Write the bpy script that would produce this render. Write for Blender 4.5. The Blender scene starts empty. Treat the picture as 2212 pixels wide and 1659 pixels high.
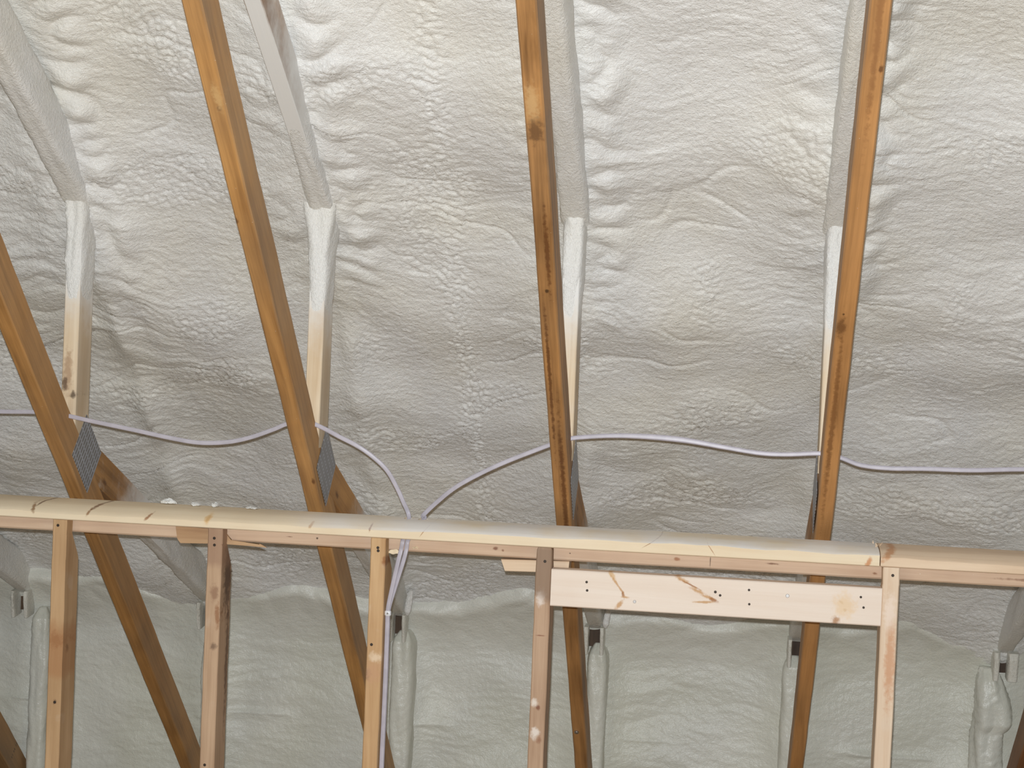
import bpy, bmesh, math, random
import numpy as np
from mathutils import Vector, Matrix

C = bpy.context.scene.collection
EYE = 1.6                                   # the lens is 1.6 m above the attic floor

# ------------------------------------------------------------------ camera
F_PX, PITCH, YAW, ROLL = 3788.62, -0.029089, 0.12747, 0.041930
cam = bpy.data.objects.new('camera', bpy.data.cameras.new('camera'))
C.objects.link(cam)
cam.data.sensor_width = 36.0
cam.data.lens = F_PX / 2212 * 36.0
cy, sy = math.cos(YAW), math.sin(YAW)
_fw, _rt, _up = Vector((-sy, cy, 0)), Vector((cy, sy, 0)), Vector((0, 0, 1))
fwd = _fw * math.cos(PITCH) + _up * math.sin(PITCH)
up2 = _up * math.cos(PITCH) - _fw * math.sin(PITCH)
rgt = _rt * math.cos(ROLL) + up2 * math.sin(ROLL)
upv = up2 * math.cos(ROLL) - _rt * math.sin(ROLL)
M = Matrix((rgt, upv, -fwd)).transposed().to_4x4()
M.translation = Vector((0, 0, EYE))
cam.matrix_world = M
cam.data.clip_start = 0.05
bpy.context.scene.camera = cam

# ------------------------------------------------------------------ light and exposure
sc = bpy.context.scene
sc.view_settings.view_transform = 'Standard'
sc.view_settings.look = 'None'
sc.view_settings.gamma = 1.0
sc.view_settings.use_curve_mapping = False
sc.view_settings.exposure = 0.0
w = bpy.data.worlds.new('world'); sc.world = w; w.use_nodes = True
w.node_tree.nodes['Background'].inputs[0].default_value = (0.90, 0.96, 1.0, 1)
w.node_tree.nodes['Background'].inputs[1].default_value = 0.08

def lamp(name, kind, loc, energy, color, size=0.02):
    d = bpy.data.lights.new(name, kind); d.energy = energy; d.color = color
    if kind == 'POINT': d.shadow_soft_size = size
    o = bpy.data.objects.new(name, d); C.objects.link(o); o.location = loc
    return o
lamp('camera_flash', 'POINT', Vector((0, 0, EYE)) + upv * 0.040 - rgt * 0.008, 462, (0.935, 0.972, 1.0), 0.009)
wl = lamp('warm_fill', 'AREA', (-2.6, 0.2, EYE + 1.0), 13, (1.0, 0.93, 0.70))  # unseen fill added to warm the left side, no known lamp
wl.data.size = 0.5
wl.rotation_euler = (math.radians(80), 0, math.radians(-20))
ol = lamp('overhead_fill', 'AREA', (-0.3, 1.1, EYE + 1.75), 8, (0.95, 0.98, 1.0))  # invented soft fill from above, lifts the plate tops and upper foam
ol.data.size = 0.7
ol.rotation_euler = (math.radians(22), 0, 0)

# ------------------------------------------------------------------ node helpers
class NT:
    def __init__(s, name):
        s.m = bpy.data.materials.new(name); s.m.use_nodes = True
        s.t = s.m.node_tree; s.b = s.t.nodes['Principled BSDF']
    def n(s, k, **kw):
        o = s.t.nodes.new(k)
        for a, v in kw.items(): setattr(o, a, v)
        return o
    def l(s, a, b): s.t.links.new(a, b)
    def put(s, sock, v):
        if hasattr(v, 'is_linked') or hasattr(v, 'links'): s.l(v, sock)
        else: sock.default_value = v
    def math(s, op, a, b=0.0, c=None, clamp=False):
        o = s.n('ShaderNodeMath', operation=op, use_clamp=clamp)
        s.put(o.inputs[0], a); s.put(o.inputs[1], b)
        if c is not None: s.put(o.inputs[2], c)
        return o.outputs[0]
    def vmath(s, op, a, b=(0, 0, 0)):
        o = s.n('ShaderNodeVectorMath', operation=op)
        s.put(o.inputs[0], a); s.put(o.inputs[1], b)
        return o.outputs['Value'] if op in ('DOT_PRODUCT', 'LENGTH', 'DISTANCE') else o.outputs[0]
    def noise(s, vec, scale, detail=3.0, rough=0.5, dist=0.0):
        o = s.n('ShaderNodeTexNoise'); s.l(vec, o.inputs['Vector'])
        o.inputs['Scale'].default_value = scale; o.inputs['Detail'].default_value = detail
        o.inputs['Roughness'].default_value = rough; o.inputs['Distortion'].default_value = dist
        return o.outputs['Fac']
    def mix(s, f, a, b, mode='MIX'):
        o = s.n('ShaderNodeMix', data_type='RGBA', blend_type=mode)
        s.put(o.inputs[0], f); s.put(o.inputs[6], a); s.put(o.inputs[7], b)
        return o.outputs[2]
    def ramp(s, f, a, b, smooth=True):
        o = s.n('ShaderNodeMapRange', interpolation_type='SMOOTHSTEP' if smooth else 'LINEAR')
        s.put(o.inputs[0], f); s.put(o.inputs[1], a); s.put(o.inputs[2], b)
        o.inputs[3].default_value = 0; o.inputs[4].default_value = 1
        return o.outputs[0]
    def bump(s, h, strength, dist):
        o = s.n('ShaderNodeBump'); o.inputs['Strength'].default_value = strength
        o.inputs['Distance'].default_value = dist
        s.l(h, o.inputs['Height']); s.l(o.outputs[0], s.b.inputs['Normal'])

def c3(r, g, b):
    f = lambda v: (v / 255 / 12.92) if v / 255 <= 0.04045 else ((v / 255 + 0.055) / 1.055) ** 2.4
    return (f(r), f(g), f(b), 1)

FOAM = c3(231, 231, 229)

def foam_mat(name, base=FOAM, tint=c3(229, 227, 219), bump=0.5, fine=90.0, patch=None):
    k = NT(name)
    tc = k.n('ShaderNodeTexCoord').outputs['Object']
    n1 = k.noise(tc, 2.3, 4.0)
    col = k.mix(k.ramp(n1, 0.40, 0.68), base, tint)
    n3 = k.noise(tc, 160.0, 2.0)
    col = k.mix(k.ramp(n3, 0.3, 0.8), col, k.mix(0.82, tuple(0.72 * v for v in base[:3]) + (1,), col))
    if patch:                                   # a bare brown wood spot the spray missed
        (cx, cyy, cz), rad = patch
        d = k.vmath('DISTANCE', tc, (cx, cyy, cz))
        f = k.math('SUBTRACT', 1.0, k.ramp(k.math('ADD', d, k.math('MULTIPLY', k.noise(tc, 30, 4.0), 0.08)), rad * 0.6, rad * 1.4))
        col = k.mix(f, col, c3(150, 110, 78))
    k.l(col, k.b.inputs['Base Color'])
    k.b.inputs['Roughness'].default_value = 0.34
    k.b.inputs['Specular IOR Level'].default_value = 0.5
    mp = k.n('ShaderNodeMapping'); mp.inputs['Scale'].default_value = (1.0, 1.25, 1.25); k.l(tc, mp.inputs[0])
    h = k.math('ADD', k.noise(mp.outputs[0], fine, 3.0, 0.6, 0.25), k.math('MULTIPLY', k.noise(mp.outputs[0], fine * 3.2, 2.0), 0.4))
    k.bump(h, bump, 0.004)
    return k.m

def wood(name, light, dark, knots=(), spray=None, white=0.0, stain=None, grey=0.0, grain=1.0, spray_low=False, dust=0.0, top=0.0, rough=0.6):
    """Sawn softwood; the grain runs along the board's own X. knots: (x, side, half length, half width, colour[, slant]) on whichever
    faces they cross; spray: (x full, x none) overspray of white foam along the board."""
    k = NT(name)
    tex = k.n('ShaderNodeTexCoord'); tc = tex.outputs['Object']
    rnd = k.n('ShaderNodeObjectInfo').outputs['Random']
    off = k.n('ShaderNodeCombineXYZ'); k.l(k.math('MULTIPLY', rnd, 37.0), off.inputs[0]); k.l(k.math('MULTIPLY', rnd, 11.0), off.inputs[1])
    p = k.vmath('ADD', tc, off.outputs[0])
    mp = k.n('ShaderNodeMapping'); mp.inputs['Scale'].default_value = (1.4, 26, 26); k.l(p, mp.inputs[0])
    g1 = k.noise(mp.outputs[0], 1.0, 5.0, 0.6, 0.8)
    mp2 = k.n('ShaderNodeMapping'); mp2.inputs['Scale'].default_value = (6, 170, 170); k.l(p, mp2.inputs[0])
    g2 = k.noise(mp2.outputs[0], 1.0, 3.0, 0.6)
    g3 = k.noise(p, 5.0, 3.0)
    f = k.math('ADD', k.math('MULTIPLY', k.ramp(g1, 0.30, 0.72), 0.62 * grain), k.math('ADD', k.math('MULTIPLY', k.ramp(g2, 0.35, 0.75), 0.22 * grain), k.math('MULTIPLY', k.ramp(g3, 0.35, 0.7), 0.30)))
    col = k.mix(f, light, dark)
    sep = k.n('ShaderNodeSeparateXYZ'); k.l(tc, sep.inputs[0])
    X, Y, Z = sep.outputs
    wob = k.math('MULTIPLY', k.math('SUBTRACT', k.noise(tc, 85, 3.0, 0.6), 0.5), 2.4)
    for kn in knots:
        x, s, rx, rs, kc = kn[:5]; sl = kn[5] if len(kn) > 5 else 0.0
        ax = kn[6] if len(kn) > 6 else 'Y'
        side = Y if ax == 'Y' else Z
        ds = k.math('SUBTRACT', side, s)
        dx = k.math('SUBTRACT', k.math('SUBTRACT', X, x), k.math('MULTIPLY', ds, sl))
        d = k.math('SQRT', k.math('ADD', k.math('POWER', k.math('ABSOLUTE', k.math('DIVIDE', dx, rx)), 2.0), k.math('POWER', k.math('ABSOLUTE', k.math('DIVIDE', ds, rs)), 2.0)))
        d = k.math('ADD', d, k.math('MULTIPLY', wob, 0.8))
        col = k.mix(k.math('MULTIPLY', k.math('SUBTRACT', 1.0, k.ramp(d, 0.35, 1.35)), 0.80), col, kc)
    if stain:                                    # weathered grey-brown stretch, (x centre, half length, colour, amount)
        for x, hl, sc_, am in stain:
            d = k.math('ABSOLUTE', k.math('SUBTRACT', X, x))
            d = k.math('ADD', d, k.math('MULTIPLY', k.math('SUBTRACT', k.noise(tc, 22, 3.0), 0.5), hl * 0.8))
            col = k.mix(k.math('MULTIPLY', k.math('SUBTRACT', 1.0, k.ramp(d, hl * 0.7, hl * 1.1)), am), col, sc_)
    if grey: col = k.mix(k.math('MULTIPLY', k.ramp(k.noise(p, 3.0, 4.0), 0.4, 0.65), grey), col, c3(120, 108, 92))
    sp = k.noise(tc, 300, 1.0)
    col = k.mix(k.ramp(sp, 0.80 - 0.05 * white, 0.84), col, c3(225, 220, 205))
    if dust:                                     # sawdust and fine overspray settled on the broad faces
        nd = k.n('ShaderNodeSeparateXYZ'); k.l(tex.outputs['Normal'], nd.inputs[0])
        col = k.mix(k.math('MULTIPLY', k.math('MULTIPLY', k.math('ABSOLUTE', nd.outputs[1]), dust), k.ramp(k.noise(p, 4, 4.0), 0.2, 0.7)), col, c3(168, 150, 128))
    if top:                                      # pale foam dust lying on the upper face
        nt = k.n('ShaderNodeSeparateXYZ'); k.l(tex.outputs['Normal'], nt.inputs[0])
        col = k.mix(k.math('MULTIPLY', k.math('MULTIPLY', k.math('MULTIPLY', k.ramp(nt.outputs[2], 0.5, 0.9), top), k.ramp(X, 1.4, 1.75)), k.ramp(k.noise(p, 5, 4.0), 0.25, 0.6)), col, c3(240, 238, 236))
    if white: col = k.mix(k.math('MULTIPLY', k.ramp(k.noise(p, 14, 4.0), 0.60, 0.72), white), col, c3(224, 214, 200))
    if spray:
        a, b = spray
        q = k.math('ADD', X, k.math('MULTIPLY', k.math('SUBTRACT', k.noise(tc, 16, 5.0, 0.65), 0.5), abs(b - a) * 0.9))
        if spray_low:                            # the spray reached furthest along the face it was shot at
            nz = k.n('ShaderNodeSeparateXYZ'); k.l(tex.outputs['Normal'], nz.inputs[0])
            q = k.math('ADD', q, k.math('MULTIPLY', k.math('ABSOLUTE', nz.outputs[1]), (b - a) * 0.8))
        fs = k.math('SUBTRACT', 1.0, k.ramp(q, a, b)) if b > a else k.ramp(q, b, a)
        col = k.mix(fs, col, FOAM)
    k.l(col, k.b.inputs['Base Color'])
    k.b.inputs['Roughness'].default_value = rough
    k.b.inputs['Specular IOR Level'].default_value = 0.25
    k.bump(k.math('ADD', g2, k.math('MULTIPLY', g1, 0.6)), 0.25, 0.0015)
    return k.m

def flat_mat(name, col, rough=0.5, metal=0.0):
    k = NT(name); tc = k.n('ShaderNodeTexCoord').outputs['Object']
    n = k.noise(tc, 40, 3.0)
    k.l(k.mix(k.ramp(n, 0.3, 0.7), col, tuple(0.86 * v for v in col[:3]) + (1,)), k.b.inputs['Base Color'])
    k.b.inputs['Roughness'].default_value = rough; k.b.inputs['Metallic'].default_value = metal
    return k.m

# ------------------------------------------------------------------ object helpers
def tag(o, label=None, cat=None, group=None, kind=None):
    for a, v in (('label', label), ('category', cat), ('group', group), ('kind', kind)):
        if v: o[a] = v
    return o

def link(name, me, mats, parent=None, mat=None):
    o = bpy.data.objects.new(name, me); C.objects.link(o)
    for m in (mats if isinstance(mats, (list, tuple)) else [mats]): me.materials.append(m)
    if parent: o.parent = parent
    if mat is not None: o.matrix_local = mat
    return o

def empty(name, loc):
    o = bpy.data.objects.new(name, None); C.objects.link(o); o.location = loc; o.empty_display_size = 0.05
    return o

def from_bm(name, bm, smooth=True, angle=35):
    bmesh.ops.recalc_face_normals(bm, faces=bm.faces)
    me = bpy.data.meshes.new(name); bm.to_mesh(me); bm.free()
    if smooth:
        me.polygons.foreach_set('use_smooth', [True] * len(me.polygons))
        me.set_sharp_from_angle(angle=math.radians(angle))
    return me

def sweep_rings(bm, rings, cap=True):
    vs = [[bm.verts.new(p) for p in r] for r in rings]
    n = len(vs[0])
    for a, b in zip(vs, vs[1:]):
        for i in range(n): bm.faces.new((a[i], a[(i + 1) % n], b[(i + 1) % n], b[i]))
    if cap: bm.faces.new(vs[0][::-1]); bm.faces.new(vs[-1])
    return vs

def board_mesh(name, L, wy, wz, bev=0.0025, seed=0, wobble=0.0006, cuts=None, step=0.06, wane=None):
    """A sawn board: X 0..L, width wy on Y, wz on Z, eased edges, slightly wavering edges. cuts: slope of the two end cuts (dx per dz)."""
    rnd = random.Random(seed)
    n = max(2, int(L / step)); rings = []
    hy, hz = wy / 2, wz / 2
    c = [(-hy + bev, -hz), (hy - bev, -hz), (hy, -hz + bev), (hy, hz - bev), (hy - bev, hz), (-hy + bev, hz), (-hy, hz - bev), (-hy, -hz + bev)]
    oy = oz = 0.0
    for i in range(n + 1):
        x = L * i / n
        oy += rnd.uniform(-1, 1) * wobble * 0.5; oz += rnd.uniform(-1, 1) * wobble * 0.5
        oy *= 0.9; oz *= 0.9
        r = []
        for (y, z) in c:
            xx = x
            if cuts:
                t = x / L; xx = x + (cuts[0] * (1 - t) + cuts[1] * t) * z if i in (0, n) else x
            r.append((xx, y + oy + rnd.uniform(-1, 1) * wobble * 0.3, z + oz + rnd.uniform(-1, 1) * wobble * 0.3))
        rings.append(r)
    bm = bmesh.new(); sweep_rings(bm, rings)
    return from_bm(name, bm)

def along(p0, p1, up=Vector((0, 0, 1))):
    """Local X from p0 to p1, local Z as near to up as possible."""
    x = (Vector(p1) - Vector(p0)).normalized(); y = Vector(up).cross(x).normalized(); z = x.cross(y)
    m = Matrix((x, y, z)).transposed().to_4x4(); m.translation = Vector(p0)
    return m

def catmull(pts, n=8):
    P = [np.array(p, float) for p in pts]; P = [2 * P[0] - P[1]] + P + [2 * P[-1] - P[-2]]
    out = []
    for i in range(1, len(P) - 2):
        a, b, c, d = P[i - 1:i + 3]
        for t in np.linspace(0, 1, n, endpoint=False):
            out.append(0.5 * ((2 * b) + (c - a) * t + (2 * a - 5 * b + 4 * c - d) * t * t + (3 * b - a - 3 * c + d) * t ** 3))
    out.append(P[-2]); return out

def disc(bm, m, r, h, n=14, dome=0.0):
    """A low disc (a nail head) standing on the plane of matrix m, along its Z."""
    rings = []
    for (rr, z) in ((r, -0.002), (r, h * 0.7), (r * 0.86, h)):
        rings.append([m @ Vector((rr * math.cos(2 * math.pi * i / n), rr * math.sin(2 * math.pi * i / n), z)) for i in range(n)])
    sweep_rings(bm, rings)

# numpy noise -------------------------------------------------------
def _h(ix, iy, s):
    h = (ix.astype(np.int64) * 374761393 + iy.astype(np.int64) * 668265263 + s * 974634523) & 0xffffffff
    h = ((h ^ (h >> 13)) * 1274126177) & 0xffffffff
    return (h ^ (h >> 16)) & 0xffffffff
def gn(x, y, s=0):
    ix, iy = np.floor(x), np.floor(y); fx, fy = x - ix, y - iy
    u = fx * fx * fx * (fx * (fx * 6 - 15) + 10); v = fy * fy * fy * (fy * (fy * 6 - 15) + 10)
    def g(a, b):
        t = _h(ix + a, iy + b, s) / 4294967295.0 * 2 * math.pi
        return np.cos(t) * (fx - a) + np.sin(t) * (fy - b)
    return ((g(0, 0) * (1 - u) + g(1, 0) * u) * (1 - v) + (g(0, 1) * (1 - u) + g(1, 1) * u) * v) * 1.5
def cells(x, y, s=0):
    """Puffy round cells: 1 at a cell's centre, 0 at its rim."""
    ix, iy = np.floor(x), np.floor(y); d = np.full(x.shape, 9.0)
    for a in (-1, 0, 1):
        for b in (-1, 0, 1):
            cx = ix + a + 0.15 + 0.7 * _h(ix + a, iy + b, s) / 4294967295.0
            cyy = iy + b + 0.15 + 0.7 * _h(ix + a, iy + b, s + 7) / 4294967295.0
            d = np.minimum(d, (x - cx) ** 2 + (y - cyy) ** 2)
    return np.clip(1 - d / 0.5, 0, 1)
def sstep(a, b, x):
    t = np.clip((x - a) / (b - a), 0, 1); return t * t * (3 - 2 * t)

def grid_object(name, P, mat):
    nv, nu = P.shape[:2]
    me = bpy.data.meshes.new(name)
    me.vertices.add(nu * nv); me.vertices.foreach_set('co', P.reshape(-1).astype(np.float32))
    idx = np.arange(nu * nv).reshape(nv, nu)
    q = np.stack([idx[:-1, :-1], idx[1:, :-1], idx[1:, 1:], idx[:-1, 1:]], -1).reshape(-1, 4)
    me.loops.add(q.size); me.loops.foreach_set('vertex_index', q.reshape(-1).astype(np.int32))
    me.polygons.add(len(q)); me.polygons.foreach_set('loop_start', np.arange(0, q.size, 4, dtype=np.int32))
    me.polygons.foreach_set('use_smooth', np.ones(len(q), bool))
    me.update(calc_edges=True)
    return link(name, me, mat)

# ------------------------------------------------------------------ the roof's geometry (z here is measured from the lens)
S = 0.61
XK = [-2.225891 + S * k for k in range(6)]           # truss planes
D0, TS = 3.69038, 0.93083                            # underside of the bottom chords: y = D0 - z / TS
T = Vector((0, 0.73197, -0.68134))                   # down the slope
N = Vector((0, -0.68134, -0.73197))                  # out of the roof, into the attic
RY = 4.115 + 0.29 / TS                               # the foam's nominal face: y = RY - z / TS
def V(x, y, z): return Vector((x, y, z + EYE))

# ------------------------------------------------------------------ floor, foam roof, foam wall
bm = bmesh.new()
for p in ((-3.2, -1.5, 0), (2.2, -1.5, 0), (2.2, 5.6, 0), (-3.2, 5.6, 0)): bm.verts.new(p)
bm.faces.new(bm.verts[:])
fl = link('floor', from_bm('floor', bm, False), wood('floor_plywood', c3(176, 150, 112), c3(140, 112, 80)))
tag(fl, 'bare plywood attic floor', 'floor', kind='structure')

roof_m = foam_mat('spray_foam_roof', bump=0.9, fine=105)
wall_m = foam_mat('spray_foam_wall', base=c3(220, 220, 211), tint=c3(213, 213, 200), bump=0.6, fine=85)

def drape(x):
    """0 at a truss line, 1 in the middle of a bay."""
    f = ((x - XK[0]) / S) % 1.0
    return np.sin(math.pi * f)

du = 0.0042
xs = np.arange(-3.0, 2.1, du)
V0, V1 = -2.05, 1.62                                  # down-slope coordinate, 0 at z = 0 (eye level)
vs = np.arange(V0, V1, du)
X, U = np.meshgrid(xs, vs)
Zr = U * T.z
f = ((X - XK[0]) / S) % 1.0
kf = (X - XK[0]) / S
dk = (f - np.where(f > 0.5, 1.0, 0.0)) * S            # signed distance to the nearest truss line
up = sstep(0.05, -0.35, U)                            # 1 above the web tops
Dm = np.sin(math.pi * f)
wx = X + 0.05 * gn(X * 3, U * 3, 1) + 0.02 * gn(X * 9, U * 9, 2)
wv = U + 0.06 * gn(X * 3.1, U * 2.3, 3) + 0.03 * gn(X * 8, U * 6, 4) - 0.07 * Dm
big = 0.040 * gn(X * 1.7, U * 2.1, 5) + 0.011 * gn(wx * 3.4, wv * 5.0, 6)
amp = np.clip(0.55 + 0.9 * gn(X * 2.2, U * 2.6, 7), 0.12, 1.3)
left = sstep(-1.45, -1.72, X)
lumps_r = np.exp(-((dk - 0.075) / 0.045) ** 2)
lumps_l = np.exp(-((dk + 0.085) / 0.05) ** 2)
amp = amp + 3.0 * left * sstep(-0.75, -0.2, U) * sstep(0.35, 0.0, U) + 1.6 * lumps_r * up
folds = 0.0036 * np.abs(gn(wx * 4.2, wv * 15, 8)) * amp
mid = 0.0026 * np.abs(gn(wx * 13, wv * 36, 9)) * np.clip(amp * 0.8 + 0.35, 0, 1.3)
fine = 0.0026 * np.abs(gn(wx * 30, wv * 74, 10)) * np.clip(0.7 + gn(X * 3, U * 4, 11), 0.25, 1.2) + 0.0024 * np.abs(gn(wx * 62 + 0.5 * gn(X * 40, U * 40, 31), wv * 118, 32))
cr = np.abs(gn(wx * 2.6 + 5, wv * 6.5, 33))
folds += -0.0045 * np.exp(-(cr / 0.035) ** 2) * np.clip(gn(X * 2.7 + 2, U * 3.3, 34) * 3 - 0.1, 0, 1)
# bead trail where two passes of the gun meet, one per bay, with side patches
trail = np.exp(-((X - (np.floor(kf) * S + XK[0] + 0.5 * S + 0.012 * gn(U * 3, U * 0 + np.floor(kf) * 9.3, 12))) / 0.036) ** 2)
tm = np.where(np.floor(kf) == 2, 1.0, np.clip(0.1 + 1.3 * gn(X * 1.5 + 9, U * 3.0, 13), 0, 1)) * sstep(1.05, 0.75, U)
patch = np.clip((gn(X * 3.3 + 4, U * 5.5, 14) - 0.17) * 4, 0, 1)
bead = cells(wx * 62, wv * 88, 15)
bw = np.clip(trail * tm + 0.75 * patch, 0, 1)
h = big + folds + (mid + fine) * (1 - 0.75 * bw) + 0.0072 * bead * bw
# lumps against the trusses; the buried rafter shows as a low ridge below the web tops
h += up * 0.015 * lumps_r * np.abs(gn(X * 9 + 3, U * 11, 16)) * 2.2
h += up * 0.006 * lumps_l * np.abs(gn(X * 8 + 5, U * 14, 17)) * 2
h += (1 - up) * 0.020 * np.exp(-(dk / 0.038) ** 2) * (0.6 + 0.8 * gn(X * 6, U * 6, 18))
h -= 0.020 * Dm * up
h -= 0.012 * Dm
P = np.stack([X, RY - Zr / TS + h * N.y, Zr + EYE + h * N.z], -1)
roof = grid_object('ceiling', P, roof_m)
tag(roof, 'sloped roof face coated in lumpy white spray foam', 'ceiling', kind='structure')

WY = 5.405
zs = np.arange(-1.62, -0.72, 0.0050); xw = np.arange(-3.0, 2.1, 0.0050)
X, Z = np.meshgrid(xw, zs)
f = ((X - XK[0]) / S) % 1.0; dk = (f - np.where(f > 0.5, 1.0, 0.0)) * S
wx = X + 0.04 * gn(X * 4, Z * 4, 21); wz = Z + 0.035 * gn(X * 3, Z * 4, 22)
h = 0.016 * gn(X * 2.2, Z * 2.4, 23) + 0.010 * gn(wx * 4, wz * 8, 24) + 0.005 * np.abs(gn(wx * 5, wz * 17, 25)) * np.clip(0.6 + gn(X * 2, Z * 3, 26), 0, 1.2)
h += 0.0026 * np.abs(gn(wx * 16, wz * 40, 27)) + 0.0016 * np.abs(gn(wx * 45, wz * 90, 28))
h += 0.012 * np.exp(-((Z + 1.245 + 0.02 * gn(X * 4, X * 0, 29)) / 0.012) ** 2) * np.clip(gn(X * 3, X * 0 + 2, 30) * 2.5, 0, 1) * np.where(Z + 1.245 > 0, 1, 0.35)
h += 0.030 * np.exp(-(dk / 0.075) ** 2)
ya, yb = WY - h, RY - Z / TS - 0.012 - 0.028 * gn(X * 5.2, Z * 4 + 3, 35) - 0.010 * np.abs(gn(X * 12, Z * 16, 36))
kk = 0.10; hh = np.clip(0.5 + 0.5 * (yb - ya) / kk, 0, 1)
yy = yb * (1 - hh) + ya * hh - kk * hh * (1 - hh)                # the foam rounds the corner between wall and roof
yy = yy + 0.10 * sstep(-0.87, -0.77, Z + 0.05 * gn(X * 4, Z * 2, 37))
P = np.stack([X, yy, Z + EYE], -1)[::-1]
wall = grid_object('wall_back', P, wall_m)
tag(wall, 'low vertical wall coated in smooth pale spray foam', 'wall', kind='structure')

# ------------------------------------------------------------------ foam skins and posts
def tube(name, p0, p1, prof, mat, parent, seed, upd=Vector((0, 0, 1)), seg=36, n=90, amp=0.003, sq=3.5, ax=1.0):
    """A lumpy sleeve of foam around a member from p0 to p1; prof(t) gives half sizes (across, deep) and an offset (across, deep)."""
    m = along(p0, p1, upd); L = (Vector(p1) - Vector(p0)).length
    bm = bmesh.new(); rings = []
    th = np.linspace(0, 2 * math.pi, seg, endpoint=False)
    for i in range(n + 1):
        t = i / n; a, b, oa, ob = prof(t)
        ca, sa = np.cos(th), np.sin(th)
        r = (np.abs(ca) ** sq + np.abs(sa) ** sq) ** (-1 / sq)
        x = np.full(seg, t * L)
        nn = amp * (1 - t ** 4) * (gn(ca * 1.6 + seed * 3.1, x * 9 + sa * 1.6, seed) * 1.6 + 0.8 * np.abs(gn(ca * 4 + seed, x * 40 + sa * 4, seed + 5)) + 0.35 * np.abs(gn(ca * 11, x * 95 + sa * 11, seed + 9)))
        yy = oa + (a + nn) * ca * r; zz = ob + (b + nn) * sa * r
        rings.append([(x[j], yy[j], zz[j]) for j in range(seg)])
    sweep_rings(bm, rings)
    inv = Matrix.Translation(-parent.location) if parent else Matrix()
    return link(name, from_bm(name, bm, True, 60), mat, parent, inv @ m)

def lin(t, *pts):
    """Piecewise linear through (t, value) pairs."""
    return float(np.interp(t, [p[0] for p in pts], [p[1] for p in pts]))

coat_m = foam_mat('spray_foam_coat', bump=0.8, fine=120)
shell_m = foam_mat('foam_crust', base=c3(226, 224, 214), tint=c3(214, 211, 198), bump=0.7, fine=160)
post_m = foam_mat('spray_foam_post', base=c3(217, 217, 207), tint=c3(210, 210, 196), bump=0.40, fine=80)

# ------------------------------------------------------------------ trusses
steel = NT('galvanised_steel')
tc = steel.n('ShaderNodeTexCoord').outputs['Object']
sp_ = steel.n('ShaderNodeSeparateXYZ'); steel.l(tc, sp_.inputs[0])
def teeth(a, pitch, duty):
    fr = steel.math('FRACT', steel.math('DIVIDE', steel.math('ADD', a, 1.0), pitch))
    return steel.math('LESS_THAN', fr, duty)
slot = steel.math('MULTIPLY', teeth(sp_.outputs[0], 0.0125, 0.40), teeth(sp_.outputs[2], 0.0250, 0.80))
n_ = steel.noise(tc, 25, 4.0)
steel.l(steel.mix(slot, steel.mix(n_, c3(146, 149, 156), c3(184, 188, 198)), c3(118, 114, 110)), steel.b.inputs['Base Color'])
steel.b.inputs['Metallic'].default_value = 0.35; steel.b.inputs['Roughness'].default_value = 0.45
steel.bump(steel.math('SUBTRACT', 1.0, slot), 0.6, 0.001)
steel = steel.m
nail_m = flat_mat('bright_nail', c3(190, 190, 190), 0.28, 0.9)
old_nail_m = flat_mat('rusty_nail', c3(62, 52, 44), 0.6, 0.4)

OR_L, OR_D = c3(196, 128, 62), c3(142, 84, 38)
KN = c3(96, 56, 26)
CH = [  # per truss: light, dark, knots on the bottom chord (distance along it from its upper end), greying
    (c3(178, 134, 84), c3(120, 88, 52), [(4.436, z, 0.0075, 0.0026, c3(52, 40, 30), 0.5, 'Z') for z in (0.038, 0.030, 0.017, 0.009, -0.004, -0.012)], 0.3),   # a smudged ink stamp
    (c3(196, 146, 88), c3(134, 96, 56), [(3.05, 0.0, 0.03, 0.008, KN)], 0.2),
    (c3(212, 160, 98), c3(150, 108, 64), [(1.755, -0.004, 0.007, 0.005, KN), (1.73, -0.006, 0.03, 0.010, c3(212, 172, 116)), (2.05, 0.020, 0.010, 0.006, KN), (2.9, -0.012, 0.012, 0.004, KN)], 0.2),
    (c3(200, 148, 92), c3(124, 88, 52), [(1.725, 0.003, 0.045, 0.014, c3(204, 166, 116)), (1.79, 0.0, 0.03, 0.016, c3(104, 70, 40)), (2.216, 0.0, 0.006, 0.004, c3(56, 36, 22)), (2.10, -0.006, 0.12, 0.005, KN), (2.5, 0.008, 0.25, 0.004, KN), (2.9, -0.006, 0.3, 0.006, KN)], 0.15),
    (c3(204, 150, 94), c3(146, 104, 62), [(2.252, 0.006, 0.004, 0.003, c3(50, 32, 20)), (2.29, 0.008, 0.03, 0.010, c3(110, 74, 42)), (1.626, -0.012, 0.010, 0.004, KN), (1.5, 0.0, 0.3, 0.006, c3(150, 104, 62)), (2.6, 0.004, 0.3, 0.006, c3(130, 88, 50))], 0.1),
    (c3(150, 102, 64), c3(100, 68, 42), [], 0.2),
]
LBL = ['foam-splashed roof truss whose foot crosses the bottom left corner',
       'roof truss with the widest bare nail plate, leftmost chord crossing the stud wall',
       'bright orange roof truss with a narrow nail plate, left of the looped white cable',
       'dark knotty roof truss whose chord passes behind the left end of the header',
       'roof truss seen almost edge on, whose chord passes behind the header near its right end',
       'roof truss of which only a brown sliver shows at the bottom right corner']
HEEL_Y = 5.385
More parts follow.
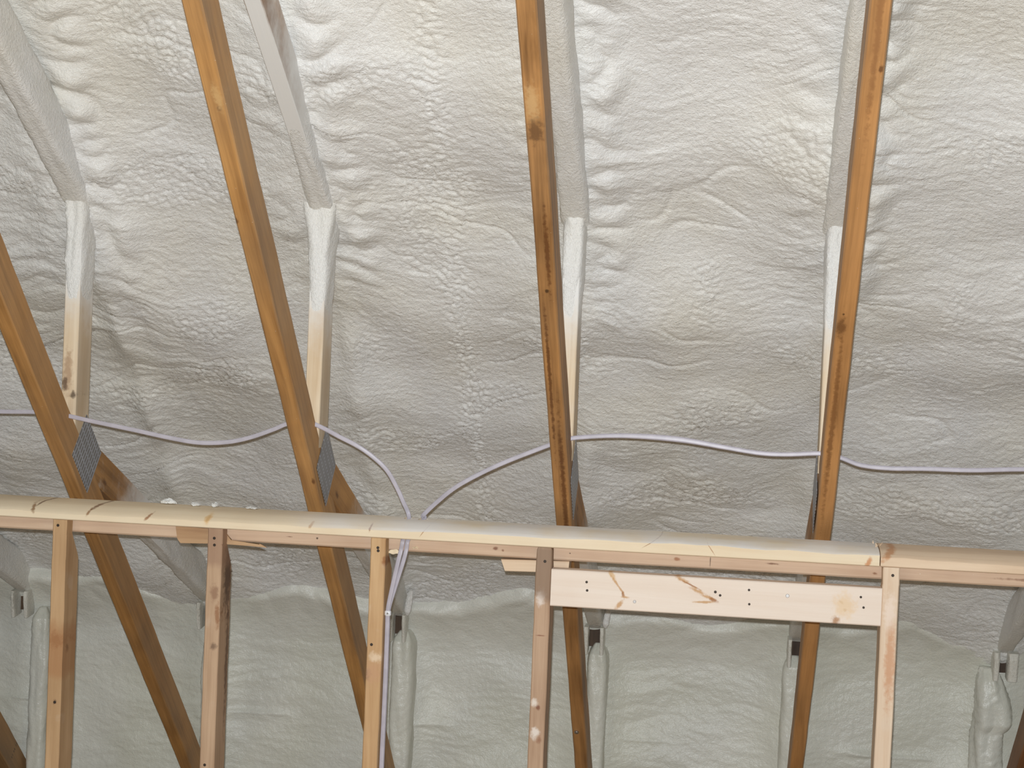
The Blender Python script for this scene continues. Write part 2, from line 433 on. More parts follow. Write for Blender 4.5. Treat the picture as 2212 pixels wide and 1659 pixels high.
for k in range(6):
    x0 = XK[k]
    light, dark, kn, gr = CH[k]
    root = empty('roof_truss', Vector((x0, HEEL_Y - 0.1, 0.0)))
    tag(root, LBL[k], 'truss', 'roof trusses along the foamed slope')
    inv = Matrix.Translation(-root.location)
    # bottom chord: 38 x 89 mm, from well above the frame down to the foot of the wall
    zt, zb = 1.6, -1.56
    off = N * -0.0445
    p0 = V(x0, D0 - zt / TS, zt) + off; p1 = V(x0, D0 - zb / TS, zb) + off
    m = wood('chord_wood', light, dark, kn, grey=gr, dust=0.2 if k < 2 else 0.4)
    Lc = (p1 - p0).length
    link('bottom_chord', board_mesh('bottom_chord', Lc, 0.038, 0.089, 0.003, 100 + k, 0.0012), m, root, inv @ along(p0, p1, -N))
    # vertical web, set with its edge to the room
    q0, q1 = V(x0, 4.107 + 0.0445, 0.36), V(x0, 4.107 + 0.0445, -0.295)
    bare = [0, 0.34, 0.36, 0.36, 0.36, 0.3][k]
    mw = wood('web_wood', c3(238, 222, 196), c3(208, 182, 148), [(0.50, 0.004, 0.05, 0.012, c3(176, 146, 118)), (0.53, 0.012, 0.02, 0.007, c3(96, 74, 58)), (0.555, -0.012, 0.010, 0.006, c3(70, 54, 42))] if k == 1 else [], spray=(bare - 0.10, bare + 0.10), dust=0.5, white=0.2)
    link('vertical_web', board_mesh('vertical_web', 0.655, 0.038, 0.089, 0.002, 120 + k), mw, root, inv @ along(q0, q1, Vector((0, 1, 0))))
    tube('foam_coating', V(x0, 4.155, 0.345), V(x0, 4.1515, 0.03), (lambda kk: lambda t: (lin(t, (0, 0.047 if kk == 2 else 0.028), (0.15, 0.045 if kk == 2 else 0.026), (0.4, 0.032 if kk == 2 else 0.0235), (0.7, 0.0228), (0.9, 0.0205), (1, 0.0185)), lin(t, (0, 0.060), (0.3, 0.0505), (0.7, 0.048), (0.9, 0.046), (1, 0.0440)), (lin(t, (0, 0.007), (0.3, 0.004), (0.7, 0)) if kk == 2 else 0.0), 0.0))(k), coat_m, root, 130 + k, Vector((0, 1, 0)), amp=0.0028, sq=6)
    # lower diagonal web from the joint down to the eave
    g0, g1 = V(x0, 4.185, -0.345), V(x0, 5.33, -0.83)
    md = wood('diagonal_wood', light, dark, [(0.16, -0.02, 0.02, 0.008, KN, 0, 'Z')], spray=(0.62 if k != 1 else 0.5, 0.30 if k != 1 else 0.22), white=0.3, grey=0.2)
    link('diagonal_web', board_mesh('diagonal_web', (g1 - g0).length, 0.037, 0.089, 0.002, 140 + k), md, root, inv @ along(g0, g1, Vector((0, 0.4, 1))))
    tube('foam_coating', g0.lerp(g1, 0.46), g1 + (g1 - g0).normalized() * 0.03, lambda t: (lin(t, (0, 0.0175), (0.25, 0.0205), (1, 0.0255)), lin(t, (0, 0.042), (0.25, 0.047), (1, 0.054)), 0, 0), coat_m, root, 150 + k, Vector((0, 0.4, 1)), amp=0.0022, sq=6)
    # upper diagonal web, climbing back to the chord, buried in foam at its foot
    u0, u1 = V(x0, 4.085, 0.345), V(x0, 2.55, 1.225)
    mu = wood('brace_wood', c3(178, 138, 100), c3(132, 96, 66), spray=(0.75, 1.35), spray_low=True, white=0.5)
    link('brace_web', board_mesh('brace_web', (u1 - u0).length, 0.038, 0.089, 0.002, 160 + k), mu, root, inv @ along(u0, u1, Vector((0, 0.5, 1))))
    end = 0.15 if k == 2 else 0.95
    tube('foam_coating', u0 - (u1 - u0).normalized() * 0.085, u0.lerp(u1, end), (lambda kk: lambda t: (lin(t, (0, 0.034), (0.12, 0.031), (0.5, 0.027), (1, 0.0185 if kk == 2 else 0.025)), lin(t, (0, 0.052), (0.4, 0.05), (1, 0.0435 if kk == 2 else 0.048)), 0, 0))(k), coat_m, root, 170 + k, Vector((0, 0.5, 1)), amp=0.0022, sq=7, n=240)
    # punched nail plates on both cheeks of the joint
    for sgn in (1, -1):
        bm = bmesh.new(); bmesh.ops.create_cube(bm, size=1.0)
        bmesh.ops.scale(bm, vec=(0.150, 0.0016, 0.130), verts=bm.verts)
        bmesh.ops.bevel(bm, geom=bm.edges[:], offset=0.0005, segments=1, affect='EDGES')
        mp = along(V(x0 + sgn * 0.0200, 4.190, -0.345), V(x0 + sgn * 0.0200, 4.190, -0.345) + T, -N)
        link('nail_plate', from_bm('nail_plate', bm, False), steel, root, inv @ mp)
    # heel: foam-crusted side shells standing past the end of the wood
    hz = -0.925
    for sgn in (-1, 1):
        if k == 5: dx0, wdt = (-0.026, 0.016) if sgn < 0 else (0.022, 0.030)
        else: dx0, wdt = sgn * (0.021 if k != 3 else 0.024), 0.012
        tube('heel_shell', V(x0 + dx0, 5.325, hz + 0.045), V(x0 + dx0, 5.335, hz - 0.040), lambda t, wdt=wdt: (wdt / 2, 0.036 * lin(t, (0, 0.8), (0.2, 1), (1, 0.85)), 0, 0), shell_m, root, 180 + 2 * k + (sgn > 0), Vector((0, 1, 0)), seg=28, n=26, amp=0.0016, sq=5)
    link('heel_gap_shade', board_mesh('heel_gap_shade', 0.055, 0.036, 0.05, 0.001, 200 + k), wood('heel_shade_brown', c3(92, 74, 58), c3(60, 48, 40)), root, inv @ along(V(x0, 5.375, hz + 0.030), V(x0, 5.375, hz - 0.040), Vector((0, 1, 0))))  # block added in the gap between the shells, coloured dark as its shade
    if k in (2, 3):
        xo = 0.034
        tube('foam_drip', V(x0 + xo + 0.012, 5.27, -0.800), V(x0 + xo, 5.285, -0.878), lambda t: (lin(t, (0, 0.004), (0.3, 0.009), (0.85, 0.0105), (1, 0.006)), lin(t, (0, 0.006), (0.3, 0.010), (0.85, 0.012), (1, 0.006)), 0, 0), coat_m, root, 210 + k, Vector((0, 1, 0)), seg=20, n=30, amp=0.0016, sq=2.4)
    if k == 3:
        bm = bmesh.new()
        c = V(x0 - 0.006, D0 + 1.111 / TS, -1.111) + N * 0.0005
        disc(bm, along(c, c + Vector((1, 0, 0)), N), 0.0065, 0.004)
        link('nail_head', from_bm('nail_head', bm), nail_m, root, inv)

# ------------------------------------------------------------------ foamed wall posts
PL = ['leftmost foam-covered post, straight and ridged, in the corner beside the left stud',
      'foam-covered post mostly hidden behind the second stud from the left',
      'foam-covered post just right of the stud carrying the cables',
      'foam-covered post between the header and the frame bottom, right of the dark chord',
      'slim foam-covered post left of the chord under the right half of the header',
      'bulging foam-covered post near the right edge, pinched in below']
PX = [(-2.167, 0.030), (-1.600, 0.030), (-0.990, 0.034), (-0.385, 0.031), (0.211, 0.034), (0.788, 0.042)]
for k, (px, hw) in enumerate(PX):
    def prof(t, k=k, hw=hw):
        a = hw * lin(t, (0, 0.35), (0.03, 0.75), (0.06, 0.95), (0.1, 1), (1, 1)); o = 0
        if k == 5: a = lin(t, (0, 0.020), (0.06, 0.036), (0.14, 0.048), (0.22, 0.052), (0.265, 0.049), (0.285, 0.042), (0.33, 0.044), (0.5, 0.046), (1, 0.045)); o = lin(t, (0, 0.006), (0.15, -0.010), (0.25, -0.014), (0.29, -0.002), (1, 0))
        return (a, lin(t, (0, 0.02), (0.05, 0.045), (1, 0.05)) + (0.012 * lin(t, (0, 0), (0.16, 1), (0.25, 1), (0.29, 0), (1, 0)) if k == 5 else 0), o, 0)
    o = tube('foam_covered_post', V(px, 5.365, -0.938), V(px, 5.365, -1.6), prof, post_m, None, 230 + k, Vector((0, 1, 0)), seg=44, n=150, amp=0.0028 if k != 5 else 0.0055, sq=4.2 if k != 5 else 2.8)
    tag(o, PL[k], 'post', 'foamed posts of the low wall')

# ------------------------------------------------------------------ the stud wall in front
YS = 3.98
ZB, ZT = -0.487, -0.450                                # top plate
def stud_mesh(name, H, wdt, tongue, depth, drop, cham, seed, round_top=0.0):
    """Local X up the stud (0 at the floor), Y across, Z back from its face; the back is cut down below the plates."""
    rnd = random.Random(seed)
    prof = [(0.0, 0.0), (H, 0.0), (H, tongue), (H - drop, tongue), (H - drop - cham, depth), (0.0, depth)]
    bm = bmesh.new()
    n = 26; hw = wdt / 2
    # front face strip with slight wobble, built as stations up the length
    def back(x):
        if x > H - drop: return tongue
        if x > H - drop - cham: return tongue + (depth - tongue) * (H - drop - x) / cham
        return depth
    st = sorted(set([0.0, H - drop - cham, H - drop - 0.0005, H - drop, H - 0.006, H] + [H * i / n for i in range(n)]))
    rings = []; b = 0.0022
    for x in st:
        d = back(x); w = hw
        if round_top and x > H - round_top: w = hw * (1 - 0.16 * ((x - H + round_top) / round_top) ** 2)
        o = rnd.uniform(-1, 1) * 0.0006
        rings.append([(x, -w + b + o, 0), (x, w - b + o, 0), (x, w + o, b), (x, w + o, d - b), (x, w - b + o, d), (x, -w + b + o, d), (x, -w + o, d - b), (x, -w + o, b)])
    sweep_rings(bm, rings)
    return from_bm(name, bm)
HS = EYE + ZB
ST = [  # x, width, light, dark, nails (x, z), knots (z, side, rx, rs, colour), stains (z, half length, colour, amount), label
    (-1.5770, 0.0345, c3(208, 174, 134), c3(176, 140, 102), [(-1.581, -0.501), (-1.574, -0.923)],
     [(-0.775, 0.0, 0.020, 0.018, c3(146, 100, 66)), (-0.923, 0.003, 0.006, 0.005, c3(84, 62, 46))], [(-0.80, 0.07, c3(172, 124, 84), 0.6)],
     'leftmost wall stud, with a dark knot on its right side', [(-0.797, 0.03, 0.012, 0.010, c3(50, 40, 36))]),
    (-1.1965, 0.0355, c3(206, 176, 146), c3(170, 138, 110), [(-1.198, -0.510), (-1.197, -0.526), (-1.201, -1.046)],
     [(-0.640, 0.004, 0.020, 0.010, c3(150, 116, 92)), (-0.764, 0.006, 0.010, 0.008, c3(120, 96, 78)), (-0.69, 0.012, 0.03, 0.006, c3(150, 106, 74))], [(-0.53, 0.055, c3(160, 128, 106), 0.7)],
     'wall stud with a splintered dark back edge, behind which a scrap board sticks out', [(-0.60, 0.055, 0.10, 0.032, c3(84, 66, 56)), (-0.80, 0.07, 0.16, 0.012, c3(110, 86, 70))]),
    (-0.8065, 0.0355, c3(218, 184, 140), c3(188, 148, 106), [(-0.807, -0.510), (-0.806, -0.517), (-0.813, -0.736)],
     [(-0.806, -0.013, 0.014, 0.008, c3(140, 108, 88)), (-0.80, 0.0, 0.03, 0.02, c3(198, 156, 120)), (-0.541, 0.016, 0.012, 0.006, c3(150, 96, 56)), (-0.765, 0.004, 0.012, 0.016, c3(232, 208, 178))], [],
     'honey-coloured wall stud with the white cables running down its right side', []),
    (-0.4195, 0.0365, c3(204, 174, 146), c3(168, 136, 110), [(-0.417, -0.519)],
     [(-0.856, 0.0, 0.006, 0.005, c3(120, 70, 48)), (-0.60, -0.004, 0.020, 0.012, c3(232, 220, 210)), (-0.845, -0.008, 0.010, 0.008, c3(236, 226, 214)), (-0.915, -0.004, 0.014, 0.010, c3(236, 226, 216)), (-0.93, 0.006, 0.010, 0.006, c3(150, 108, 84)), (-0.69, 0.0, 0.0015, 0.012, c3(140, 96, 74))], [(-0.545, 0.065, c3(142, 118, 98), 0.85)],
     'dirty wall stud with a dark rounded top, left of the header', []),
    (0.3610, 0.0368, c3(234, 214, 190), c3(212, 182, 152), [(0.364, -0.505)],
     [(-0.70, 0.006, 0.10, 0.012, c3(206, 156, 120)), (-0.585, 0.0, 0.04, 0.014, c3(238, 220, 204))], [],
     'pale clean wall stud right of the header', []),
]
FRONT = Matrix((Vector((1, 0, 0)), Vector((0, 0, 1)), Vector((0, -1, 0)))).transposed().to_4x4()      # local Z looks out of the face
for i, (x, wd, li, da, nails, kn, stn, lb, skn) in enumerate(ST):
    me = stud_mesh('wall_stud', HS - 0.0005, wd, 0.040, 0.085 if i < 4 else 0.082, 0.036, 0.062 if i in (0, 1) else 0.045, 300 + i, 0.012 if i == 3 else 0)
    ks = [(EYE + z, s, rx, rs, c) for z, s, rx, rs, c in kn] + [(EYE + z, s, rx, rs, c, 0.0, 'Z') for z, s, rx, rs, c in skn]
    m = wood('stud_wood', li, da, ks, stain=[(EYE + z, hl, c, a) for z, hl, c, a in stn], white=0.15)
    # local X up, Y to the right, Z away from the room
    mt = Matrix((Vector((0, 0, 1)), Vector((1, 0, 0)), Vector((0, 1, 0)))).transposed().to_4x4()
    mt.translation = V(x, YS, -EYE)
    o = link('wall_stud', me, m, None, mt)
    tag(o, lb, 'stud', 'studs of the low partition')
    mi = mt.inverted()
    for (nx, nz) in nails:
        bm = bmesh.new(); fm = FRONT.copy(); fm.translation = V(nx, YS, nz)
        disc(bm, mi @ fm, 0.0034, 0.0012)
        link('nail_head', from_bm('nail_head', bm), old_nail_m, o)
    if i == 1:                                          # torn fibres on the back edge
        rnd = random.Random(5); sm = wood('splinter_wood', c3(110, 84, 64), c3(70, 54, 44))
        for j in range(9):
            z0 = -0.535 - 0.009 * j; bm = bmesh.new()
            b0 = Vector((EYE + z0, wd / 2 - rnd.uniform(0.002, 0.025), 0.045 + 0.004 * j))
            b1 = b0 + Vector((rnd.uniform(-0.004, 0.014), rnd.uniform(0.0, 0.008), rnd.uniform(0.008, 0.022)))
            e = 0.0016
            sweep_rings(bm, [[b0 + Vector((a * e, b * e, -0.006)) for a, b in ((-1, -1), (1, -1), (1, 1), (-1, 1))], [b1 + Vector((a * e, b * e, 0)) * 0.3 for a, b in ((-1, -1), (1, -1), (1, 1), (-1, 1))]])
            link('splinter', from_bm('splinter', bm), sm, o)

# top plates: the long new board, then the next board past the joint
XJ = 0.3350
A0 = -2.55
tk = [(-1.648, 0.004, 0.005, 0.012, c3(140, 98, 58), -0.5), (-1.640, 0.016, 0.003, 0.008, c3(110, 74, 44), 0.6), (-1.510, 0.0, 0.004, 0.009, c3(150, 104, 62), 0.2), (-1.500, 0.014, 0.006, 0.007, c3(118, 74, 40), 1.0),
      (-1.361, 0, 0.0045, 0.009, c3(150, 98, 58), 0.8), (-1.217, 0.002, 0.004, 0.006, c3(150, 98, 56), 0.2), (-1.217, 0.002, 0.008, 0.012, c3(222, 184, 130), 0.2), (-0.969, 0.001, 0.004, 0.008, c3(190, 144, 92), 0.3), (-0.828, 0.002, 0.0025, 0.009, c3(150, 94, 58), 0.1)]
def plate_wood(name, li, da, x0, kl, **kw):
    return wood(name, li, da, [(x - x0, 0.0 + s, rx, rs, c, sl, 'Z') for x, s, rx, rs, c, sl in kl], **kw)
def plate(x0, x1, seed, mat, y0, dep, zb, zt, name):
    L, hd, hh = x1 - x0, dep / 2, (zt - zb) / 2
    if name == 'top_plate':                      # waney front arris: the upper front edge follows the round of the log
        c = [(-hd + 0.002, -hh), (hd - 0.002, -hh), (hd, -hh + 0.002), (hd, hh - 0.002), (hd - 0.002, hh), (-hd + 0.060, hh - 0.0005), (-hd + 0.034, hh - 0.004), (-hd + 0.014, hh - 0.0105), (-hd + 0.003, hh - 0.0150), (-hd, hh - 0.0175), (-hd, -hh + 0.002)]
        rnd = random.Random(seed); n = int(L / 0.05); rings = []
        for i in range(n + 1):
            x = L * i / n; wv = 1 + 0.28 * math.sin(x * 2.3 + seed) + 0.12 * rnd.uniform(-1, 1)
            rings.append([(x, y, (hh - (hh - z) * wv if 5 <= j <= 9 else z)) for j, (y, z) in enumerate(c)])
        bm = bmesh.new(); sweep_rings(bm, rings); me = from_bm(name, bm, True, 24)
    else:
        me = board_mesh(name, L, dep, zt - zb, 0.0035, seed, 0.0007, step=0.08)
    return link(name, me, mat, None, Matrix.Translation(V(x0, y0 + dep / 2, (zb + zt) / 2)))
mp1 = plate_wood('new_plate_wood', c3(238, 222, 194), c3(222, 198, 164), A0, tk + [(-0.70, 0.004, 0.0016, 0.016, c3(170, 120, 72), 0.7), (-0.173, 0.008, 0.0018, 0.014, c3(150, 104, 66), 1.6), (-0.042, 0.0, 0.0012, 0.016, c3(176, 130, 90), -0.7), (0.31, -0.01, 0.006, 0.012, c3(200, 132, 80), 0.3)], grain=0.55, top=0.85)
top1 = plate(A0, XJ - 0.0012, 401, mp1, YS, 0.140, ZB, ZT, 'top_plate')
tag(top1, 'long cream top plate with knots, laid over the studs', 'plank')
mp2 = plate_wood('old_plate_wood', c3(230, 206, 178), c3(204, 174, 142), XJ, [(0.355, 0.01, 0.01, 0.02, c3(196, 140, 96), 0.9)], grain=0.8)
top2 = plate(XJ + 0.0012, 1.95, 402, mp2, YS, 0.140, ZB, ZT + 0.001, 'top_plate')
tag(top2, 'tan top plate right of the splintered joint above the right stud', 'plank')
mlow = plate_wood('lower_plate_wood', c3(220, 194, 168), c3(190, 158, 132), A0,
                  [(-0.964, 0.002, 0.0022, 0.0022, c3(50, 36, 28), 0), (-0.539, 0.002, 0.006, 0.004, c3(120, 74, 50), 0), (-0.522, -0.001, 0.004, 0.004, c3(130, 84, 56), 0), (-0.118, 0.002, 0.006, 0.004, c3(160, 106, 72), 0), (-0.042, 0, 0.0009, 0.016, c3(70, 52, 44), 0), (0.10, 0.004, 0.014, 0.002, c3(120, 84, 62), 0), (0.329, -0.005, 0.006, 0.003, c3(130, 84, 54), 0), (-1.03, 0.002, 0.009, 0.0014, c3(120, 84, 64), 0), (-0.365, 0.001, 0.002, 0.0015, c3(60, 44, 36), 0), (0.7, 0, 0.1, 0.003, c3(150, 116, 94), 0)], grain=0.8)
low = plate(A0, 1.95, 403, mlow, 4.030, 0.089, -0.5215, ZB - 0.0008, 'lower_plate')
tag(low, 'narrow pinkish-brown lower plate tucked under the cream top plate', 'plank')

# two slanted holes bored through the long plate for the cables
def bore(ob, cyls):
    cut = []
    for a, b, r in cyls:
        bm = bmesh.new(); m = along(a, b, Vector((0, 1, 0.1))); L = (b - a).length
        sweep_rings(bm, [[m @ Vector((xx, r * math.cos(t * math.pi / 10), r * math.sin(t * math.pi / 10))) for t in range(20)] for xx in (0, L)])
        c = bpy.data.objects.new('cutter', from_bm('cutter', bm, False)); C.objects.link(c); cut.append(c)
        md = ob.modifiers.new('bore', 'BOOLEAN'); md.object = c; md.operation = 'DIFFERENCE'; md.solver = 'EXACT'
    bpy.context.view_layer.update()
    dg = bpy.context.evaluated_depsgraph_get()
    me = bpy.data.meshes.new_from_object(ob.evaluated_get(dg))
    ob.modifiers.clear(); ob.data = me
    for c in cut: bpy.data.objects.remove(c, do_unlink=True)
HA0, HA1 = V(-0.7585, 4.098, ZT), V(-0.7530, 4.008, ZB)
HB0, HB1 = V(-0.7220, 4.098, ZT), V(-0.7412, 4.0165, ZB)
ext = lambda a, b: (a - (b - a) * 0.35, b + (b - a) * 0.35, 0.0105)
bore(top1, [ext(HA0, HA1), ext(HB0, HB1)])

# splinters at the joint of the two top plates
rnd = random.Random(8)
for j in range(7):
    a0 = V(XJ + rnd.uniform(-0.012, 0.014), YS + rnd.uniform(0.06, 0.135), ZT - 0.001); bm = bmesh.new()
    b1 = Vector((rnd.uniform(-0.006, 0.012), rnd.uniform(-0.01, 0.002), rnd.uniform(0.004, 0.012)))
    sq4 = ((-1, -1, 0), (1, -1, 0), (1, 1, 0), (-1, 1, 0))
    sweep_rings(bm, [[Vector(v) * 0.0013 for v in sq4], [b1 + Vector(v) * 0.0004 for v in sq4]])
    link('splinter', from_bm('splinter', bm), mp2, top2, Matrix.Translation(a0 - top2.location))

# header between the two right-hand studs
hx0, hx1 = -0.4005, 0.3420
kc, kc2 = c3(196, 148, 92), c3(160, 104, 54)
hk = [(-0.264, 0.040, 0.006, 0.016, c3(214, 176, 126), -0.6), (-0.246, 0.012, 0.0035, 0.022, kc, -0.75), (-0.235, -0.006, 0.003, 0.010, kc2, -0.3), (-0.230, -0.012, 0.010, 0.003, kc, 0), (-0.243, -0.030, 0.006, 0.014, kc, 0.6),
      (-0.104, 0.036, 0.010, 0.009, kc, -1.4), (-0.085, 0.026, 0.004, 0.012, kc2, -2.2), (-0.066, 0.012, 0.012, 0.008, kc, -1.8), (-0.045, 0.000, 0.012, 0.006, kc, -2.4), (-0.030, -0.006, 0.008, 0.006, kc2, -1.0), (-0.050, -0.012, 0.022, 0.003, kc, 3.0),
      (0.254, 0.006, 0.004, 0.005, c3(176, 140, 86), -1.0), (0.263, -0.011, 0.004, 0.004, c3(180, 136, 84), 0), (0.243, -0.035, 0.010, 0.009, c3(168, 116, 68), 0.3), (0.262, 0.0, 0.025, 0.03, c3(232, 204, 168), 0)]
hm = wood('header_wood', c3(238, 224, 210), c3(224, 202, 182), [(x - hx0, s, rx, rs, c, sl, 'Z') for x, s, rx, rs, c, sl in hk], grain=0.5)
head = link('header_board', board_mesh('header_board', hx1 - hx0, 0.038, 0.085, 0.0025, 405, 0.0005), hm, None, Matrix.Translation(V(hx0, 3.975 + 0.019, -0.5775)))
tag(head, 'bright knotty header board spanning between the two right-hand studs', 'plank')
hinv = Matrix.Translation(-V(hx0, 3.975 + 0.019, -0.5775))
for j, (nx, nz, r, bright) in enumerate([(-0.319, -0.560, 0.0029, 0), (-0.317, -0.579, 0.0029, 0), (-0.208, -0.598, 0.0036, 1), (-0.027, -0.565, 0.0032, 0), (-0.016, -0.572, 0.0029, 0), (0.048, -0.556, 0.0027, 0), (0.050, -0.588, 0.0027, 0), (0.134, -0.564, 0.0042, 1), (0.296, -0.557, 0.0027, 0), (0.303, -0.580, 0.0027, 0)]):
    bm = bmesh.new(); fm = FRONT.copy(); fm.translation = V(nx, 3.975, nz)
    disc(bm, hinv @ fm, r, 0.0014)
    link('nail_head', from_bm('nail_head', bm), nail_m if bright else old_nail_m, head)

# scrap boards behind the studs, nailed under and against the lower plate
bm = bmesh.new()
pts = [(-1.307, -0.492), (-1.190, -0.494), (-1.170, -0.519), (-1.100, -0.523), (-1.082, -0.531), (-1.130, -0.529), (-1.19, -0.528), (-1.294, -0.532), (-1.302, -0.522)]
a = [bm.verts.new(V(x, 4.0225, z)) for x, z in pts]; b = [bm.verts.new(V(x, 4.0292, z)) for x, z in pts]
bm.faces.new(a); bm.faces.new(b[::-1])
for i in range(len(pts)): bm.faces.new((a[i], b[i], b[(i + 1) % len(pts)], a[(i + 1) % len(pts)]))
bmesh.ops.bevel(bm, geom=bm.edges[:], offset=0.0012, segments=2, affect='EDGES')
bmesh.ops.translate(bm, vec=-V(-1.2, 4.026, -0.51), verts=bm.verts)
o = link('scrap_board', from_bm('scrap_board', bm), wood('scrap_wood', c3(206, 172, 134), c3(172, 136, 102), stain=[(0.0, 0.02, c3(140, 112, 90), 0.5)]), None, Matrix.Translation(V(-1.2, 4.026, -0.51)))
tag(o, 'thin splintered scrap board against the lower plate behind the second stud', 'board')
mm = along(V(-0.520, 4.060, -0.5405), V(-0.3665, 4.060, -0.5365))
o = link('wood_block', board_mesh('wood_block', 0.1535, 0.058, 0.0275, 0.0015, 410, cuts=(-0.35, 0.1)), wood('block_wood', c3(232, 208, 180), c3(208, 178, 146)), None, mm)
tag(o, 'short pale wood block under the lower plate behind the dark-topped stud', 'block')

# ------------------------------------------------------------------ cables
cable_m = flat_mat('white_cable_jacket', c3(188, 183, 193), 0.38)
def cable(name, pts, wd, th, mat, label, seed, frost=None):
    P = catmull([V(*p) for p in pts], 10)
    bm = bmesh.new(); rings = []
    for i, p in enumerate(P):
        t = P[min(i + 1, len(P) - 1)] - P[max(i - 1, 0)]; t = Vector(t).normalized()
        nrm = Vector((0, -1, 0.12)); nrm = (nrm - t * nrm.dot(t)).normalized(); side = t.cross(nrm)
        w2, t2 = wd / 2, th / 2
        if frost:
            f = math.exp(-((p[0] - frost[0]) / frost[1]) ** 2); w2 += 0.0016 * f; t2 += 0.002 * f
        r = []
        for j in range(16):
            a = 2 * math.pi * j / 16; ca, sa = math.cos(a), math.sin(a)
            # two conductors side by side: a slim waisted oval
            q = (abs(ca) ** 3 + abs(sa) ** 3) ** (-1 / 3)
            r.append(Vector(p) + side * (w2 * ca * q) + nrm * (t2 * sa * q * (0.86 + 0.14 * min(1, abs(ca) * 2))))
        rings.append(r)
    sweep_rings(bm, rings)
    o = link(name, from_bm(name, bm, True, 60), mat)
    return tag(o, label, 'cable', 'electrical cables of the attic')
YC = 4.066
A = [(-2.75, YC, -0.247), (-2.225, YC, -0.246), (-2.0, YC + .02, -0.25), (-1.769, YC, -0.243), (-1.681, YC, -0.240), (-1.616, YC, -0.243), (-1.541, YC, -0.255), (-1.43, YC, -0.272), (-1.337, YC, -0.287), (-1.268, YC, -0.294), (-1.2, YC, -0.289), (-1.144, YC, -0.275), (-1.088, YC, -0.253), (-1.057, YC, -0.239), (-1.015, YC, -0.230), (-0.976, YC, -0.241), (-0.93, YC, -0.262), (-0.885, YC, -0.282), (-0.85, YC + .005, -0.304), (-0.815, YC + .012, -0.335), (-0.792, YC + .02, -0.372), (-0.774, YC + .027, -0.41), tuple(HA0 - Vector((0, 0, EYE)))]
dn = [(-0.7530, 4.008, ZB), (-0.7565, 4.002, -0.515), (-0.7625, 4.0, -0.545), (-0.7735, 4.0, -0.604), (-0.7815, 4.0, -0.655), (-0.7815, 4.0, -0.70), (-0.7812, 4.0, -0.80), (-0.7815, 4.0, -0.906), (-0.7822, 4.0, -1.0), (-0.7824, 4.0, -1.2), (-0.7824, 4.0, -1.595)]
cable('power_cable', A + dn, 0.0104, 0.0046, cable_m, 'white cable looping from the left trusses down through the top plate', 1)
B = [(-0.7235, YC + .028, -0.441), (-0.688, YC + .015, -0.405), (-0.643, YC, -0.367), (-0.584, YC, -0.331), (-0.519, YC, -0.298), (-0.423, YC, -0.256), (-0.396, YC, -0.246), (-0.368, YC, -0.238), (-0.284, YC, -0.229), (-0.198, YC, -0.227), (-0.113, YC, -0.231), (-0.027, YC, -0.242), (0.058, YC, -0.252), (0.121, YC, -0.252), (0.199, YC, -0.246), (0.241, YC, -0.253), (0.289, YC, -0.268), (0.351, YC, -0.272), (0.433, YC, -0.269), (0.536, YC, -0.267), (0.649, YC, -0.259), (0.8241, YC, -0.252), (1.2, YC, -0.262), (1.6, YC, -0.25)]
dnb = [(x + 0.0110 * max(0.0, min(1.0, (z + 0.66) / 0.12)), y + 0.0068, z) for x, y, z in dn[1:]]
cable('power_cable', dnb[::-1] + [tuple(HB1 - Vector((0, 0, EYE))), tuple(HB0 - Vector((0, 0, EYE)))] + B, 0.0104, 0.0046, cable_m, 'white cable arching from the top plate up to the right-hand trusses', 2, frost=(-0.15, 0.09))

# insulated staple holding both cables to the stud
bm = bmesh.new(); rings = []
for dz in (-0.006, -0.004, 0.004, 0.006):
    g = 0.8 if abs(dz) > 0.005 else 1.0
    rings.append([Vector((0.0075 * g * math.copysign(abs(math.cos(a)) ** 0.6, math.cos(a)), 0.0062 * g * math.copysign(abs(math.sin(a)) ** 0.6, math.sin(a)), dz)) for a in [2 * math.pi * i / 18 for i in range(18)]])
sweep_rings(bm, rings)
o = link('cable_staple', from_bm('cable_staple', bm), flat_mat('white_plastic', c3(236, 238, 242), 0.35), None, Matrix.Translation(V(-0.7812, 4.0015, -0.664)))
tag(o, 'small white plastic staple around the cables on the honey-coloured stud', 'staple')
for s in (-1,):
    bm = bmesh.new(); disc(bm, Matrix.Translation((0.0, -0.0060, 0.0)) @ Matrix.Rotation(math.radians(90), 4, 'X'), 0.0022, 0.0016)
    link('nail_head', from_bm('nail_head', bm), nail_m, o)

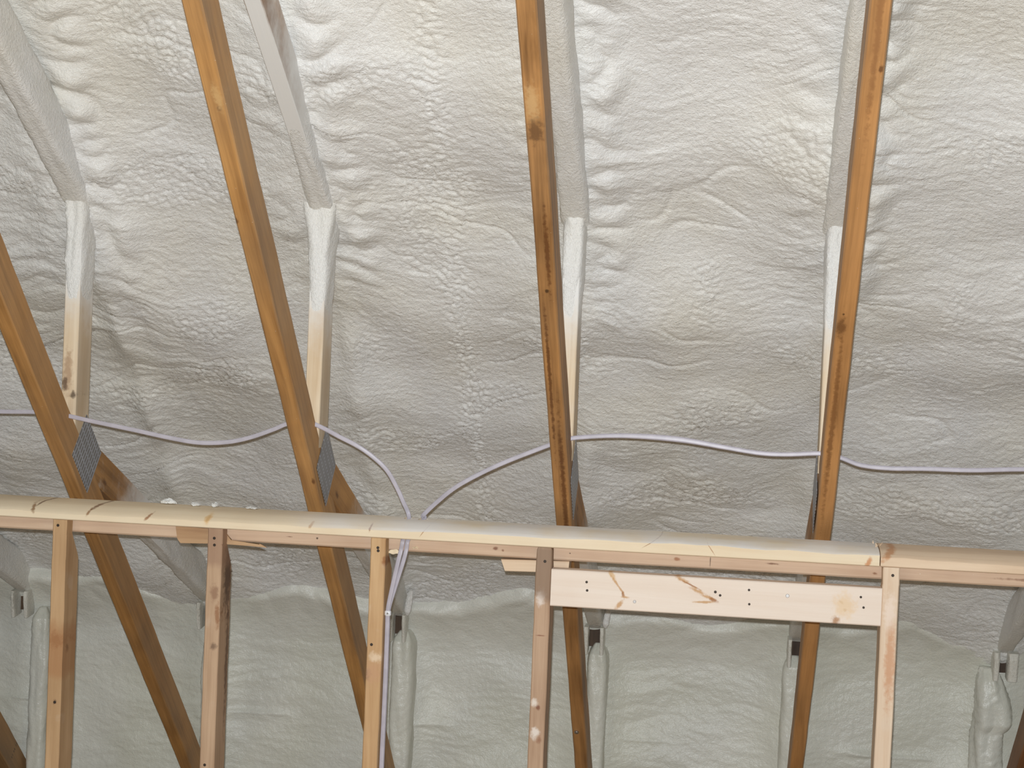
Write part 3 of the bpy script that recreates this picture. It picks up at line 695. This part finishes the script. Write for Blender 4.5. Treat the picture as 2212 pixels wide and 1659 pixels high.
# ------------------------------------------------------------------ shavings and crumbs
shav_m = flat_mat('fresh_wood_shaving', c3(244, 226, 192), 0.6)
def shaving(c, L, wdt, label, seed):
    bm = bmesh.new(); rings = []
    for i in range(15):
        t = i / 14; a = -1.1 + 2.2 * t
        x = -L / 2 + L * t; z = 0.35 * wdt * math.cos(a * 1.3) + 0.0012 * math.sin(9 * t + seed)
        hw = wdt / 2 * (math.sin(math.pi * min(0.96, max(0.06, t)))) ** 0.5; th = 0.0008
        rings.append([Vector((x, -th, z - hw)), Vector((x, th, z - hw)), Vector((x, th + 0.004 * math.cos(a), z + hw)), Vector((x, -th + 0.004 * math.cos(a), z + hw))])
    sweep_rings(bm, rings)
    o = link('wood_shaving', from_bm('wood_shaving', bm, True, 50), shav_m, None, Matrix.Translation(c))
    tag(o, label, 'shaving', 'drill shavings under the cable hole')
shaving(V(-0.776, 4.019, -0.5255), 0.026, 0.011, 'large curled wood shaving between the honey-coloured stud and the cables', 1)
shaving(V(-0.728, 4.0275, -0.512), 0.014, 0.0045, 'tiny wood shaving clinging to the lower plate right of the cables', 2)

def crumb(c, r, seed, label):
    bm = bmesh.new(); bmesh.ops.create_icosphere(bm, subdivisions=3, radius=1.0)
    for v in bm.verts:
        p = v.co; d = float(gn(np.array([p.x * 1.7 + seed + p.z]), np.array([p.y * 1.7 + p.z * 0.7]), seed)[0])
        v.co = Vector((p.x * r[0], p.y * r[1], max(p.z, -0.35) * r[2])) * (1 + 0.55 * d)
    lo = min(v.co.z for v in bm.verts)
    bmesh.ops.translate(bm, vec=(0, 0, -lo), verts=bm.verts)
    o = link('foam_crumb', from_bm('foam_crumb', bm, True, 50), coat_m, None, Matrix.Translation(c))
    tag(o, label, 'crumb', 'foam crumbs on the top plate')
for j, (x, rx, rz, lb) in enumerate([(-1.352, 0.017, 0.009, 'largest foam crumb on the top plate, nearest the left end'), (-1.286, 0.012, 0.005, 'flat foam crumb on the top plate, second from the left'), (-1.237, 0.009, 0.007, 'pointed foam crumb on the top plate above the second stud'), (-1.145, 0.014, 0.0035, 'thin flat foam crumb on the top plate, rightmost')]):
    crumb(V(x, 4.105, ZT + 0.0003), (rx, 0.010, rz), 3 + j, lb)
